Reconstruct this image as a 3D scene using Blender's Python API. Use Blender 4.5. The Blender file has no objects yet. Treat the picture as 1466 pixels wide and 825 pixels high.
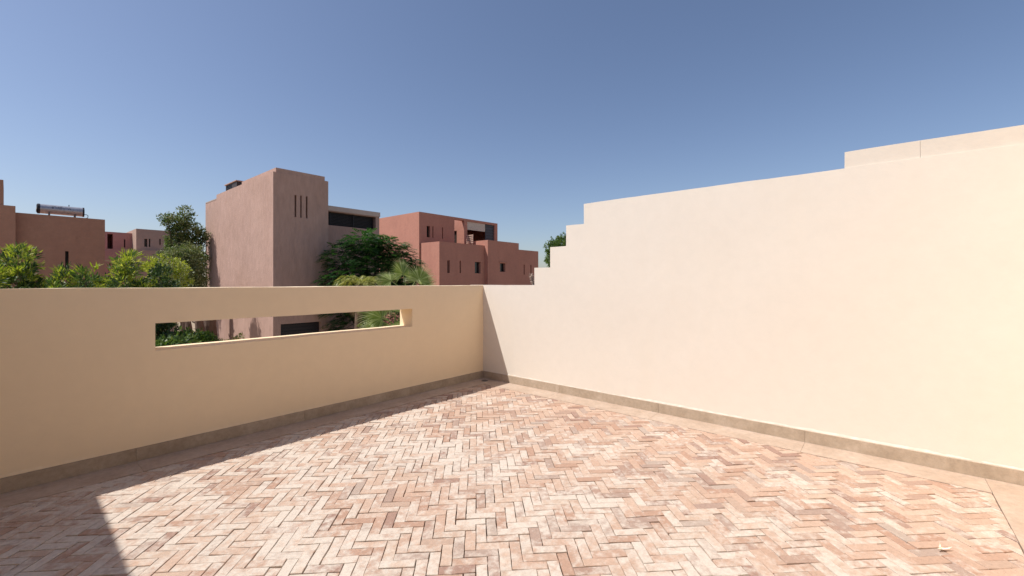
import bpy, bmesh, math, random
import numpy as np
from mathutils import Vector, Matrix, noise as mnoise
random.seed(7); np.random.seed(7)
S = bpy.context.scene
COL = S.collection
# ------------------------------------------------------------------ camera
cam_d = bpy.data.cameras.new("camera"); cam = bpy.data.objects.new("camera", cam_d); COL.objects.link(cam)
cam.location = (0, 0, 1.3)
cam.rotation_euler = (math.radians(90), 0, math.radians(-49.55))
cam_d.sensor_width = 36; cam_d.lens = 36 * 617 / 1466
cam_d.shift_y = -8.5 / 1466
cam_d.clip_start = 0.02; cam_d.clip_end = 6000
S.camera = cam
# ------------------------------------------------------------------ light
SUN = Vector((-0.55, 0.395, 1.0)).normalized()          # towards the sun
EL = math.asin(SUN.z); AZ = math.atan2(SUN.x, SUN.y)
W = bpy.data.worlds.new("World"); S.world = W; W.use_nodes = True
wn = W.node_tree.nodes; wl = W.node_tree.links
sky = wn.new('ShaderNodeTexSky'); sky.sky_type = 'NISHITA'; sky.sun_disc = False
sky.sun_elevation = EL; sky.sun_rotation = AZ
sky.air_density = 1.0; sky.dust_density = 1.7; sky.ozone_density = 1.6; sky.altitude = 450
bg = wn['Background']; bg.inputs['Strength'].default_value = 0.067
tint = wn.new('ShaderNodeMix'); tint.data_type = 'RGBA'; tint.blend_type = 'MULTIPLY'; tint.inputs[0].default_value = 1.0
tint.inputs[7].default_value = (1.08, 1.035, 1.07, 1)      # the slightly violet cast of a dusty dry sky
wl.new(sky.outputs[0], tint.inputs[6]); wl.new(tint.outputs[2], bg.inputs['Color'])
sd = bpy.data.lights.new("sun", 'SUN'); sd.energy = 2.9; sd.angle = math.radians(0.55); sd.color = (1.0, 0.96, 0.915)
so = bpy.data.objects.new("sun", sd); COL.objects.link(so); so.location = (-20, 10, 30)
so.rotation_euler = SUN.to_track_quat('Z', 'Y').to_euler()
S.view_settings.view_transform = 'Standard'; S.view_settings.look = 'None'
S.view_settings.exposure = 0.80; S.view_settings.gamma = 1.0; S.view_settings.use_curve_mapping = False
try:
    S.cycles.max_bounces = 10; S.cycles.diffuse_bounces = 6
except Exception: pass

# ------------------------------------------------------------------ helpers
def thing(name, label, cat, loc=(0, 0, 0), group=None):
    o = bpy.data.objects.new(name, None); COL.objects.link(o); o.location = loc
    o.empty_display_size = .2
    o['label'] = label; o['category'] = cat
    if group: o['group'] = group
    return o
def tag(o, label=None, cat=None, group=None, kind=None):
    if label: o['label'] = label
    if cat: o['category'] = cat
    if group: o['group'] = group
    if kind: o['kind'] = kind
    return o
def world_loc(o):
    v = Vector((0, 0, 0))
    while o: v = v + o.location; o = o.parent
    return v
def link(name, me, mats, parent=None, loc=None):
    """mesh in world coordinates; origin moved to loc (or the parent's base)"""
    if not isinstance(mats, (list, tuple)): mats = [mats]
    for m in mats:
        if m.name not in [x.name for x in me.materials if x]: me.materials.append(m)
    o = bpy.data.objects.new(name, me); COL.objects.link(o)
    base = world_loc(parent) if parent else Vector((0, 0, 0))
    org = Vector(loc) if loc is not None else base
    if org.length > 0: me.transform(Matrix.Translation(-org))
    o.location = org - base
    if parent: o.parent = parent
    return o
def pyd(name, V, F, mats, parent=None, loc=None, smooth=False, mi=None):
    me = bpy.data.meshes.new(name); me.from_pydata([tuple(v) for v in V], [], [tuple(f) for f in F])
    if smooth: me.polygons.foreach_set('use_smooth', [True] * len(me.polygons))
    if not isinstance(mats, (list, tuple)): mats = [mats]
    for m in mats: me.materials.append(m)
    if mi is not None: me.polygons.foreach_set('material_index', list(mi))
    me.update()
    return link(name, me, mats, parent, loc)
def csg(ops, splits=None):
    """ops: ('+'|'-', x0,x1,y0,y1,z0,z1) -> bmesh of the boundary of the axis aligned solid"""
    ax = [sorted(set(round(v, 5) for o in ops for v in o[1 + 2 * k:3 + 2 * k])) for k in range(3)]
    if splits:
        for k, st in enumerate(splits):
            if st:
                a = ax[k]; out = []
                for p, q in zip(a[:-1], a[1:]):
                    m = max(1, int(round((q - p) / st))); out += [p + (q - p) * i / m for i in range(m)]
                ax[k] = out + [a[-1]]
    n = [len(a) - 1 for a in ax]
    sol = np.zeros(n, bool)
    mids = [np.array([(a[i] + a[i + 1]) / 2 for i in range(len(a) - 1)]) for a in ax]
    for o in ops:
        m = [(mids[k] > o[1 + 2 * k]) & (mids[k] < o[2 + 2 * k]) for k in range(3)]
        sol[np.ix_(*m)] = (o[0] == '+')
    bm = bmesh.new(); vc = {}
    def v(i, j, k):
        if (i, j, k) not in vc: vc[(i, j, k)] = bm.verts.new((ax[0][i], ax[1][j], ax[2][k]))
        return vc[(i, j, k)]
    def s(i, j, k):
        return 0 <= i < n[0] and 0 <= j < n[1] and 0 <= k < n[2] and sol[i, j, k]
    for i, j, k in zip(*np.nonzero(sol)):
        i, j, k = int(i), int(j), int(k)
        if not s(i - 1, j, k): bm.faces.new((v(i, j, k), v(i, j, k + 1), v(i, j + 1, k + 1), v(i, j + 1, k)))
        if not s(i + 1, j, k): bm.faces.new((v(i + 1, j, k), v(i + 1, j + 1, k), v(i + 1, j + 1, k + 1), v(i + 1, j, k + 1)))
        if not s(i, j - 1, k): bm.faces.new((v(i, j, k), v(i + 1, j, k), v(i + 1, j, k + 1), v(i, j, k + 1)))
        if not s(i, j + 1, k): bm.faces.new((v(i, j + 1, k), v(i, j + 1, k + 1), v(i + 1, j + 1, k + 1), v(i + 1, j + 1, k)))
        if not s(i, j, k - 1): bm.faces.new((v(i, j, k), v(i, j + 1, k), v(i + 1, j + 1, k), v(i + 1, j, k)))
        if not s(i, j, k + 1): bm.faces.new((v(i, j, k + 1), v(i + 1, j, k + 1), v(i + 1, j + 1, k + 1), v(i, j + 1, k + 1)))
    return bm
def solid(name, ops, mat, parent=None, bevel=0.0, loc=None, seg=2, splits=None, wave=0.0):
    bm = csg([('+',) + tuple(o) if len(o) == 6 else o for o in ops], splits)
    if bevel:
        es = [e for e in bm.edges if len(e.link_faces) == 2 and e.calc_face_angle(0) > .5]
        bmesh.ops.bevel(bm, geom=es, offset=bevel, segments=seg, affect='EDGES', profile=.6, clamp_overlap=True)
    if wave:        # hand floated render: long shallow waves and slightly wandering arrises
        for v in bm.verts:
            v.co += mnoise.noise_vector(v.co * 1.7) * wave + mnoise.noise_vector(v.co * 9) * wave * .3
    me = bpy.data.meshes.new(name); bm.to_mesh(me); bm.free()
    if bevel and seg > 1:
        me.polygons.foreach_set('use_smooth', [True] * len(me.polygons))
        try: me.set_sharp_from_angle(angle=math.radians(60))
        except Exception: pass
    return link(name, me, mat, parent, loc)
def tube(P, R, n=8, cap=True):
    V, F = [], []
    P = [Vector(p) for p in P]
    for i, p in enumerate(P):
        d = (P[min(i + 1, len(P) - 1)] - P[max(i - 1, 0)]).normalized()
        a = d.orthogonal().normalized() if i == 0 else (a - d * a.dot(d)).normalized()
        b = d.cross(a)
        for k in range(n):
            t = 2 * math.pi * k / n
            V.append(p + (a * math.cos(t) + b * math.sin(t)) * R[i])
    for i in range(len(P) - 1):
        for k in range(n):
            k2 = (k + 1) % n
            F.append((i * n + k, i * n + k2, (i + 1) * n + k2, (i + 1) * n + k))
    if cap:
        F.append(tuple(range(n))[::-1]); F.append(tuple((len(P) - 1) * n + k for k in range(n)))
    return V, F
def merge(*vf):
    V, F = [], []
    for v, f in vf:
        b = len(V); V += list(v); F += [tuple(i + b for i in q) for q in f]
    return V, F

# ------------------------------------------------------------------ materials
def mat(name, rough=.85, spec=.3):
    m = bpy.data.materials.new(name); m.use_nodes = True
    b = m.node_tree.nodes['Principled BSDF']
    b.inputs['Roughness'].default_value = rough
    b.inputs['Specular IOR Level'].default_value = spec
    return m, m.node_tree.nodes, m.node_tree.links, b
def nd(N, t, **kw):
    x = N.new(t)
    for k, v in kw.items():
        if k in x.inputs: x.inputs[k].default_value = v
        else: setattr(x, k, v)
    return x
def ramp(N, stops, interp='LINEAR'):
    r = N.new('ShaderNodeValToRGB'); cr = r.color_ramp; cr.interpolation = interp
    while len(cr.elements) < len(stops): cr.elements.new(.5)
    for e, (p, c) in zip(cr.elements, stops):
        e.position = p; e.color = (c[0], c[1], c[2], 1) if len(c) > 2 else (c[0],) * 3 + (1,)
    return r
def noise(N, L, vec, scale, detail=4, rough=.55, stretch=None):
    n = N.new('ShaderNodeTexNoise'); n.inputs['Scale'].default_value = scale
    n.inputs['Detail'].default_value = detail; n.inputs['Roughness'].default_value = rough
    if stretch:
        mp = N.new('ShaderNodeMapping'); mp.inputs['Scale'].default_value = stretch
        L.new(vec, mp.inputs['Vector']); vec = mp.outputs[0]
    L.new(vec, n.inputs['Vector']); return n
def mixc(N, L, fac, a, b, mode='MIX'):
    m = N.new('ShaderNodeMix'); m.data_type = 'RGBA'; m.blend_type = mode
    if isinstance(fac, (int, float)): m.inputs[0].default_value = fac
    else: L.new(fac, m.inputs[0])
    for i, c in ((6, a), (7, b)):
        if isinstance(c, tuple): m.inputs[i].default_value = (c[0], c[1], c[2], 1)
        else: L.new(c, m.inputs[i])
    return m.outputs[2]
def bump(N, L, bsdf, h, strength, dist, chain=None):
    b = N.new('ShaderNodeBump'); b.inputs['Strength'].default_value = strength; b.inputs['Distance'].default_value = dist
    L.new(h, b.inputs['Height'])
    if chain: L.new(chain, b.inputs['Normal'])
    L.new(b.outputs[0], bsdf.inputs['Normal']); return b.outputs[0]
def pos(N): return N.new('ShaderNodeNewGeometry').outputs['Position']

def plaster(name, c1, c2, fine=.25, coarse=.5, cd=.01, scale=1.0, stretch=None, stain=None, rough=.9):
    m, N, L, B = mat(name, rough, .2)
    p = pos(N)
    n1 = noise(N, L, p, .9 * scale, 5, .6)
    n2 = noise(N, L, p, 9 * scale, 5, .65, stretch)
    r1 = ramp(N, [(.3, (0,)), (.7, (1,))]); L.new(n1.outputs[0], r1.inputs[0])
    c = mixc(N, L, r1.outputs[0], c1, c2)
    r2 = ramp(N, [(.3, (1 - .12 * coarse,)), (.7, (1 + .05 * coarse,))]); L.new(n2.outputs[0], r2.inputs[0])
    c = mixc(N, L, 1.0, c, r2.outputs[0], 'MULTIPLY')
    if stain:
        n4 = noise(N, L, p, 1.4 * scale, 6, .7, (1.0, 1.0, .22))
        r4 = ramp(N, [(.5, (0,)), (.75, (1,))]); L.new(n4.outputs[0], r4.inputs[0])
        mm = N.new('ShaderNodeMath'); mm.operation = 'MULTIPLY'; mm.inputs[1].default_value = .45
        L.new(r4.outputs[0], mm.inputs[0])
        c = mixc(N, L, mm.outputs[0], c, stain)
    L.new(c, B.inputs['Base Color'])
    n3 = noise(N, L, p, 160 * scale, 3, .6)
    ch = bump(N, L, B, n2.outputs[0], coarse, cd)
    bump(N, L, B, n3.outputs[0], fine, .0015 if scale >= 1 else .004, ch)
    return m
CREAM = plaster('cream_paint', (.88, .715, .495), (.865, .70, .48), .25, .22, .006, stain=(.83, .665, .455))  # yellower and brighter: the parapet's warm shade is put into the colour
CREAM_SUNLIT = plaster('cream_paint_sunlit', (.725, .665, .58), (.718, .657, .57), .25, .22, .006, stain=(.70, .63, .53))  # same paint, paled: sunlight on the stepped wall put into the colour
COPE = plaster('coping_paint', (.69, .625, .54), (.65, .59, .51), .25, .3, .006, stain=(.72, .64, .53))
TOWER = plaster('tower_stucco', (.52, .345, .28), (.45, .295, .235), .5, 1.0, .035, .8, (1, 1, .28), (.40, .255, .205))
TOWER2 = plaster('tower_wing_stucco', (.45, .29, .24), (.41, .26, .215), .4, .7, .02, .8, (1, 1, .4))
RED = plaster('terracotta_stucco', (.49, .235, .17), (.43, .205, .15), .4, .7, .02, .7, None, (.34, .15, .11))
BROWN = plaster('brown_stucco', (.45, .25, .17), (.41, .22, .15), .4, .7, .02, .7, None, (.32, .17, .12))
PINK = plaster('rose_stucco', (.47, .245, .21), (.43, .22, .19), .4, .6, .02, .6)
TAN = plaster('tan_stucco', (.44, .31, .24), (.40, .28, .22), .4, .6, .02, .6)
PALE = plaster('pale_render', (.62, .50, .42), (.55, .44, .37), .4, .6, .02, .6)
CONC = plaster('slab_concrete', (.45, .36, .30), (.38, .30, .25), .4, .5, .01, .6)
GROUND = plaster('dry_ground', (.42, .31, .22), (.30, .24, .15), .6, 1.0, .06, .35)
def plain(name, c, rough=.7, spec=.3, metal=0):
    m, N, L, B = mat(name, rough, spec); B.inputs['Metallic'].default_value = metal
    n = noise(N, L, pos(N), 14, 4)
    r = ramp(N, [(.3, tuple(v * .8 for v in c)), (.7, tuple(min(1, v * 1.12) for v in c))]); L.new(n.outputs[0], r.inputs[0])
    L.new(r.outputs[0], B.inputs['Base Color']); return m
GLASS = plain('window_glass', (.012, .013, .016), .12, .6)
LOUV = plain('dark_louvre_metal', (.022, .018, .022), .5, .4)
FRAME = plain('window_frame_paint', (.05, .035, .03), .5)
BLIND = plain('cream_canvas', (.60, .53, .43), .9)
STEEL = plain('tank_casing', (.42, .42, .45), .38, .5, .55)
BLACK = plain('black_plastic', (.02, .02, .025), .45)
PIPE = plain('grey_pipe', (.12, .12, .13), .5)
SCREEN = plain('grey_screen_metal', (.07, .075, .085), .5)
WOOD = plain('pale_wood', (.55, .38, .30), .8)
BARK = plaster('grey_bark', (.22, .15, .12), (.13, .09, .07), .6, 1.0, .03, 1.6, (1, 1, .3))
PBARK = plaster('palm_bark', (.25, .17, .12), (.15, .10, .07), .6, 1.0, .03, 2.0, (.4, .4, 2))
GRATE = plain('drain_metal', (.30, .26, .22), .5, .4, .4)
FLUFF = plain('dried_flower', (.55, .44, .36), .95)
DRY = plain('dry_leaf', (.80, .72, .58), .85)

def stone(name, c1, c2, c3):
    m, N, L, B = mat(name, .75, .3); p = pos(N)
    oi = N.new('ShaderNodeObjectInfo')
    sc = N.new('ShaderNodeVectorMath'); sc.operation = 'ADD'
    cb = N.new('ShaderNodeCombineXYZ'); mu = N.new('ShaderNodeMath'); mu.operation = 'MULTIPLY'; mu.inputs[1].default_value = 37
    L.new(oi.outputs['Random'], mu.inputs[0]); L.new(mu.outputs[0], cb.inputs[2])
    L.new(p, sc.inputs[0]); L.new(cb.outputs[0], sc.inputs[1])
    n1 = noise(N, L, sc.outputs[0], 5, 6, .65); n2 = noise(N, L, sc.outputs[0], 30, 5, .7)
    r = ramp(N, [(.32, c1), (.52, c2), (.72, c3)]); L.new(n1.outputs[0], r.inputs[0])
    r2 = ramp(N, [(.3, (.86,)), (.7, (1.1,))]); L.new(n2.outputs[0], r2.inputs[0])
    c = mixc(N, L, 1.0, r.outputs[0], r2.outputs[0], 'MULTIPLY')
    L.new(c, B.inputs['Base Color'])
    bump(N, L, B, n2.outputs[0], .35, .004); return m
SKIRT = stone('skirting_stone', (.35, .275, .20), (.42, .335, .25), (.50, .41, .32))
EDGE = stone('edging_stone', (.42, .315, .235), (.47, .36, .275), (.52, .415, .33))
MORTAR = stone('mortar_bed', (.09, .055, .04), (.13, .085, .06), (.20, .13, .095))

def brickmat(name, island):
    m, N, L, B = mat(name, .82, .25); p = pos(N)
    if island: rnd = N.new('ShaderNodeNewGeometry').outputs['Random Per Island']
    else: rnd = N.new('ShaderNodeObjectInfo').outputs['Random']
    mu = N.new('ShaderNodeMath'); mu.operation = 'MULTIPLY'; mu.inputs[1].default_value = 53.7; L.new(rnd, mu.inputs[0])
    cb = N.new('ShaderNodeCombineXYZ'); L.new(mu.outputs[0], cb.inputs[2])
    ad = N.new('ShaderNodeVectorMath'); ad.operation = 'ADD'; L.new(p, ad.inputs[0]); L.new(cb.outputs[0], ad.inputs[1])
    q = ad.outputs[0]
    # fired clay tone, chosen brick by brick
    clay = ramp(N, [(0, (.50, .34, .25)), (.25, (.54, .40, .305)), (.5, (.42, .26, .185)), (.7, (.52, .385, .29)), (.88, (.34, .215, .165)), (1, (.44, .35, .285))])
    L.new(rnd, clay.inputs[0])
    # lime bloom over it: whole patches of floor, whole bricks, and parts of bricks
    big = noise(N, L, p, 1.6, 3, .5)
    patch = noise(N, L, q, 20, 5, .62)
    m1 = N.new('ShaderNodeMath'); m1.operation = 'MULTIPLY_ADD'; m1.inputs[1].default_value = 1.9; m1.inputs[2].default_value = -.97
    L.new(big.outputs[0], m1.inputs[0])
    sx = N.new('ShaderNodeSeparateXYZ'); L.new(p, sx.inputs[0])      # less lime bloom towards the stepped wall
    mr = N.new('ShaderNodeMapRange'); mr.inputs[1].default_value = 2.1; mr.inputs[2].default_value = 3.9; mr.inputs[3].default_value = 0; mr.inputs[4].default_value = -.60
    L.new(sx.outputs[0], mr.inputs[0]); m1b = N.new('ShaderNodeMath'); m1b.operation = 'ADD'; L.new(m1.outputs[0], m1b.inputs[0]); L.new(mr.outputs[0], m1b.inputs[1])
    m2 = N.new('ShaderNodeMath'); m2.operation = 'MULTIPLY_ADD'; m2.inputs[1].default_value = 3.0; m2.inputs[2].default_value = -1.40
    L.new(patch.outputs[0], m2.inputs[0])
    fr = N.new('ShaderNodeMath'); fr.operation = 'FRACT'
    m3 = N.new('ShaderNodeMath'); m3.operation = 'MULTIPLY'; m3.inputs[1].default_value = 17.31; L.new(rnd, m3.inputs[0]); L.new(m3.outputs[0], fr.inputs[0])
    frs = N.new('ShaderNodeMath'); frs.operation = 'MULTIPLY'; frs.inputs[1].default_value = .8; L.new(fr.outputs[0], frs.inputs[0]); fr = frs
    a1 = N.new('ShaderNodeMath'); a1.operation = 'ADD'; L.new(m1b.outputs[0], a1.inputs[0]); L.new(m2.outputs[0], a1.inputs[1])
    a2 = N.new('ShaderNodeMath'); a2.operation = 'ADD'; L.new(a1.outputs[0], a2.inputs[0]); L.new(fr.outputs[0], a2.inputs[1])
    rr = ramp(N, [(.05, (.0,)), (.85, (.95,))]); L.new(a2.outputs[0], rr.inputs[0])
    c = mixc(N, L, rr.outputs[0], clay.outputs[0], (.615, .535, .45))
    fine = noise(N, L, q, 60, 5, .7)
    r2 = ramp(N, [(.3, (.84,)), (.68, (1.07,))]); L.new(fine.outputs[0], r2.inputs[0])
    c = mixc(N, L, 1.0, c, r2.outputs[0], 'MULTIPLY')
    sp = noise(N, L, q, 190, 2, .5); r3 = ramp(N, [(.30, (.62,)), (.37, (1,))]); L.new(sp.outputs[0], r3.inputs[0])
    c = mixc(N, L, .6, c, r3.outputs[0], 'MULTIPLY')
    L.new(c, B.inputs['Base Color'])
    ch = bump(N, L, B, patch.outputs[0], .5, .004); bump(N, L, B, fine.outputs[0], .4, .0025, ch)
    return m
BRICK1 = brickmat('bejmat_brick', False); BRICK2 = brickmat('bejmat_brick_field', True)

def leafmat(name, stops, trans=.35, rough=.5):
    m, N, L, B = mat(name, rough, .35)
    g = N.new('ShaderNodeNewGeometry')
    r = ramp(N, stops); L.new(g.outputs['Random Per Island'], r.inputs[0])
    L.new(r.outputs[0], B.inputs['Base Color'])
    t = N.new('ShaderNodeBsdfTranslucent'); tc = mixc(N, L, 1.0, r.outputs[0], (1.15, 1.25, .6), 'MULTIPLY'); L.new(tc, t.inputs[0])
    mx = N.new('ShaderNodeMixShader'); mx.inputs[0].default_value = trans
    L.new(B.outputs[0], mx.inputs[1]); L.new(t.outputs[0], mx.inputs[2])
    L.new(mx.outputs[0], N['Material Output'].inputs['Surface']); return m
L_MID = leafmat('leaf_mid_green', [(0, (.06, .12, .022)), (.5, (.11, .18, .04)), (1, (.20, .26, .08))])
L_NEW = leafmat('leaf_new_growth', [(0, (.22, .30, .03)), (.5, (.38, .42, .05)), (1, (.52, .50, .12))], .4)
L_DARK = leafmat('leaf_dark_green', [(0, (.03, .06, .02)), (.6, (.055, .10, .03)), (1, (.10, .15, .055))], .25)
L_OLIVE = leafmat('leaf_olive_grey', [(0, (.10, .13, .045)), (.6, (.19, .22, .09)), (1, (.36, .37, .21))], .25)
L_ACAC = leafmat('leaf_acacia', [(0, (.025, .08, .022)), (.6, (.05, .14, .04)), (1, (.10, .21, .065))], .3)
L_PALM = leafmat('leaf_fan_palm', [(0, (.20, .26, .07)), (.6, (.32, .38, .14)), (1, (.50, .53, .29))], .35, .4)
L_FEATH = leafmat('leaf_feather_palm', [(0, (.20, .22, .04)), (.6, (.32, .32, .07)), (1, (.42, .38, .12))], .35, .4)
L_DEAD = leafmat('leaf_dead_palm', [(0, (.22, .15, .07)), (1, (.42, .30, .17))], .2)
L_VAR = leafmat('leaf_reddish_hedge', [(0, (.10, .14, .03)), (.6, (.20, .20, .05)), (1, (.28, .15, .06))], .3)
L_SPEC = leafmat('leaf_glossy_green', [(0, (.06, .12, .02)), (.6, (.12, .20, .035)), (1, (.20, .30, .06))], .3, .35)

# ------------------------------------------------------------------ the terrace floor
XW, YW = 4.215, 4.112            # inner faces of the stepped wall and the parapet
XE, YE, YH = 3.94, 3.845, -.53   # borders of the herringbone field
floor = solid('terrace_floor', [(-1.015, XW, -1.0, YW, -.28, -.013)], MORTAR); tag(floor, kind='structure')
c45 = math.sqrt(.5); E1 = Vector((c45, -c45)); E2 = Vector((c45, c45))
WB = .0551; NB = 3
O1, O2 = .2114, 2.047
def clip(poly, ax, lim, keep_less):
    out = []
    for i in range(len(poly)):
        a, b = poly[i], poly[(i + 1) % len(poly)]
        ia = (a[ax] <= lim) == keep_less; ib = (b[ax] <= lim) == keep_less
        if ia: out.append(a)
        if ia != ib:
            t = (lim - a[ax]) / (b[ax] - a[ax]); out.append((a[0] + (b[0] - a[0]) * t, a[1] + (b[1] - a[1]) * t))
    return out
def area(p): return abs(sum(p[i][0] * p[(i + 1) % len(p)][1] - p[(i + 1) % len(p)][0] * p[i][1] for i in range(len(p)))) / 2
FW = (math.cos(math.radians(40.45)), math.sin(math.radians(40.45)))
bricks = []
rb = random.Random(3)
for i in range(-110, 110):
    for j in range(-60, 130):
        k = (i - j) % (2 * NB)
        if k == 0: w, h = NB, 1; x0, y0 = i, j
        elif k == 2 * NB - 1: w, h = 1, NB; x0, y0 = i, j
        else: continue
        ca, cb_ = O1 + (x0 + w / 2) * WB, O2 - WB + (y0 + h / 2) * WB
        cx, cy = E1.x * ca + E2.x * cb_, E1.y * ca + E2.y * cb_
        if not (-1.75 < cx < XE + .1 and YH - .1 < cy < YE + .1): continue
        g = rb.uniform(.0004, .0026)
        hw, hh = w * WB / 2 - g, h * WB / 2 - g
        J = lambda s=.0016: rb.uniform(-s, s)
        loc = [(-hw + J(), -hh + J()), (-hw * .3 + J(), -hh + J()), (hw * .4, -hh + J()), (hw + J(), -hh + J()), (hw + J(), hh + J()), (hw * .3 + J(), hh + J()), (-hw * .35, hh + J()), (-hw + J(), hh + J())] if w > h else \
              [(-hw + J(), -hh + J()), (hw + J(), -hh + J()), (hw + J(), -hh * .4), (hw + J(), hh * .3 + J()), (hw + J(), hh + J()), (-hw + J(), hh + J()), (-hw + J(), hh * .35), (-hw + J(), -hh * .3 + J())]
        an = rb.gauss(0, .008); ca2, sa2 = math.cos(an), math.sin(an)
        poly = [(p[0] * ca2 - p[1] * sa2, p[0] * sa2 + p[1] * ca2) for p in loc]
        poly = [(E1.x * (ca + p[0]) + E2.x * (cb_ + p[1]), E1.y * (ca + p[0]) + E2.y * (cb_ + p[1])) for p in poly]
        full = True
        for ax, lim, less in ((0, XE - rb.uniform(0, .012), True), (1, YE - rb.uniform(0, .012), True), (1, YH + rb.uniform(0, .004), False), (0, -1.005, False)):
            if any(((p[ax] <= lim) != less) for p in poly):
                full = False; poly = clip(poly, ax, lim, less)
                if len(poly) < 3: break
        if len(poly) < 3 or area(poly) < .0004: continue
        top = rb.gauss(0, .0014) ; tx, ty = rb.gauss(0, .012), rb.gauss(0, .012)
        d = cx * FW[0] + cy * FW[1]; lat = cx * FW[1] - cy * FW[0]
        vis = d > .8 and abs(lat / d) < 1.19 and 1.3 * 617 / d < 421
        size = (area(poly) / d ** 3) if (vis and full) else 0
        bricks.append((size, poly, top, tx, ty, cx, cy))
def brick_mesh(poly, top, tx, ty, cx, cy):
    n = len(poly); zt = lambda p, o=0: top + tx * (p[0] - cx) + ty * (p[1] - cy) + o
    ins = [(cx + (p[0] - cx) * (1 - .0022 / max(.02, math.hypot(p[0] - cx, p[1] - cy))), cy + (p[1] - cy) * (1 - .0022 / max(.02, math.hypot(p[0] - cx, p[1] - cy)))) for p in poly]
    V = [(p[0], p[1], -.013) for p in poly] + [(p[0], p[1], zt(p, -.0022)) for p in poly] + [(p[0], p[1], zt(p)) for p in ins]
    F = [(i, (i + 1) % n, n + (i + 1) % n, n + i) for i in range(n)] + [(n + i, n + (i + 1) % n, 2 * n + (i + 1) % n, 2 * n + i) for i in range(n)] + [tuple(2 * n + i for i in range(n))]
    return V, F
bricks.sort(key=lambda b: -b[0])
FV, FF = [], []
for q, b in enumerate(bricks):
    cxx = sum(p[0] for p in b[1]) / len(b[1]); cyy = sum(p[1] for p in b[1]) / len(b[1])
    V, F = brick_mesh(b[1], b[2], b[3], b[4], cxx, cyy)
    if q < 300: pyd('brick', V, F, BRICK1, floor, (cxx, cyy, 0))
    else:
        o = len(FV); FV += V; FF += [tuple(i + o for i in f) for f in F]
fb = pyd('brick_field', FV, FF, BRICK2, floor); tag(fb, kind='stuff')
# edging stones round the field (with joints), then the skirting along both walls
def slabpiece(name, x0, x1, y0, y1, z0, z1, m, parent, bv=.003):
    return solid(name, [(x0, x1, y0, y1, z0, z1)], m, parent, bv, loc=((x0 + x1) / 2, (y0 + y1) / 2, z0))
ys = [YW - .27, 2.86, 1.67, .46, -.53]
g = .0009
for a, b in zip(ys[:-1], ys[1:]): slabpiece('edging_stone', XE + g, XW - .016, b + g, a - g, -.012, .0015, EDGE, floor)
for a, b in zip([-1.005, -.59, .61, 1.81, 3.0], [-.6, .61, 1.81, 3.0, XW - .016]): slabpiece('edging_stone', a + g, b - g, YE + g, YW - .016, -.012, .0012, EDGE, floor)
for a, b in zip([-1.005, -.4, .8, 2.0, 3.1], [-.4, .8, 2.0, 3.1, XW - .016]): slabpiece('edging_stone', a + g, b - g, -.84, YH - g, -.012, .003, EDGE, floor)
# ------------------------------------------------------------------ parapet with the long slot
par = thing('parapet_wall', 'cream painted parapet in shade with a long horizontal slot cut through it', 'wall', (1.2, YW, 0))
PT = 1.256
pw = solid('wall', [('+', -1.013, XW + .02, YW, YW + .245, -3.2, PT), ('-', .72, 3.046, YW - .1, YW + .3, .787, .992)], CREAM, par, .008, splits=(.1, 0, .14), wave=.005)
for a, b in zip([-1.005, -.59, .61, 1.81, 3.0], [-.6, .61, 1.81, 3.0, XW - .017]):
    slabpiece('skirting_stone', a + g, b - g, YW - .014, YW + .001, -.004, .094, SKIRT, par, .0025)
# ------------------------------------------------------------------ stepped wall
stp = thing('stepped_wall', 'tall sunlit cream wall stepping up towards the viewer beside the brick floor', 'wall', (XW, 1.5, 0))
H = [(YW + .246, 3.231, PT + .0045), (3.231, 2.993, 1.478), (2.993, 2.770, 1.718), (2.770, 2.533, 1.956), (2.533, -1.9, 2.182)]
solid('wall', [('+', XW, XW + .22, b, a, -3.2, z) for a, b, z in H], CREAM_SUNLIT, stp, .009, splits=(0, .1, .14), wave=.005)
for a, b in ((.2045, -.22), (-.2215, -1.0), (-1.0015, -1.9)):
    solid('coping_block', [(XW + .012, XW + .212, b, a, 2.172, 2.309)], COPE, stp, .008, splits=(0, .1, 0), wave=.005)
for a, b in zip([YW - .015, 2.86, 1.67, .46], [2.86, 1.67, .46, -.84]):
    slabpiece('skirting_stone', XW - .014, XW + .001, b + g, a - g, -.004, .094, SKIRT, stp, .0025)
def lip(parent, m, horizontal, a, b, f, sgn):
    V, F = [], []; n = int(abs(b - a) / .012)
    for i in range(n + 1):
        t = a + (b - a) * i / n
        h = .096 + .006 * (mnoise.noise(Vector((t * 9, f, 0))) + .6 * mnoise.noise(Vector((t * 40, f, 3))) + .5)
        o = .0018 + .005 * max(0, mnoise.noise(Vector((t * 25, f, 7))) + .25)
        for dd, z in ((-.001, h + .016), (o * .6, h + .004), (o, h - .001), (o * .8, .0935)):
            V.append((t, f - dd, z) if horizontal else (f - dd, t, z))
        if i:
            for k in range(3):
                q = (4 * (i - 1) + k, 4 * i + k, 4 * i + k + 1, 4 * (i - 1) + k + 1); F.append(q)
    pyd('plaster_lip', V, F, m, parent)
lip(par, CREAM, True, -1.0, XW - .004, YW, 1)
lip(stp, CREAM_SUNLIT, False, YW - .004, -.84, XW, 1)
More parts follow.
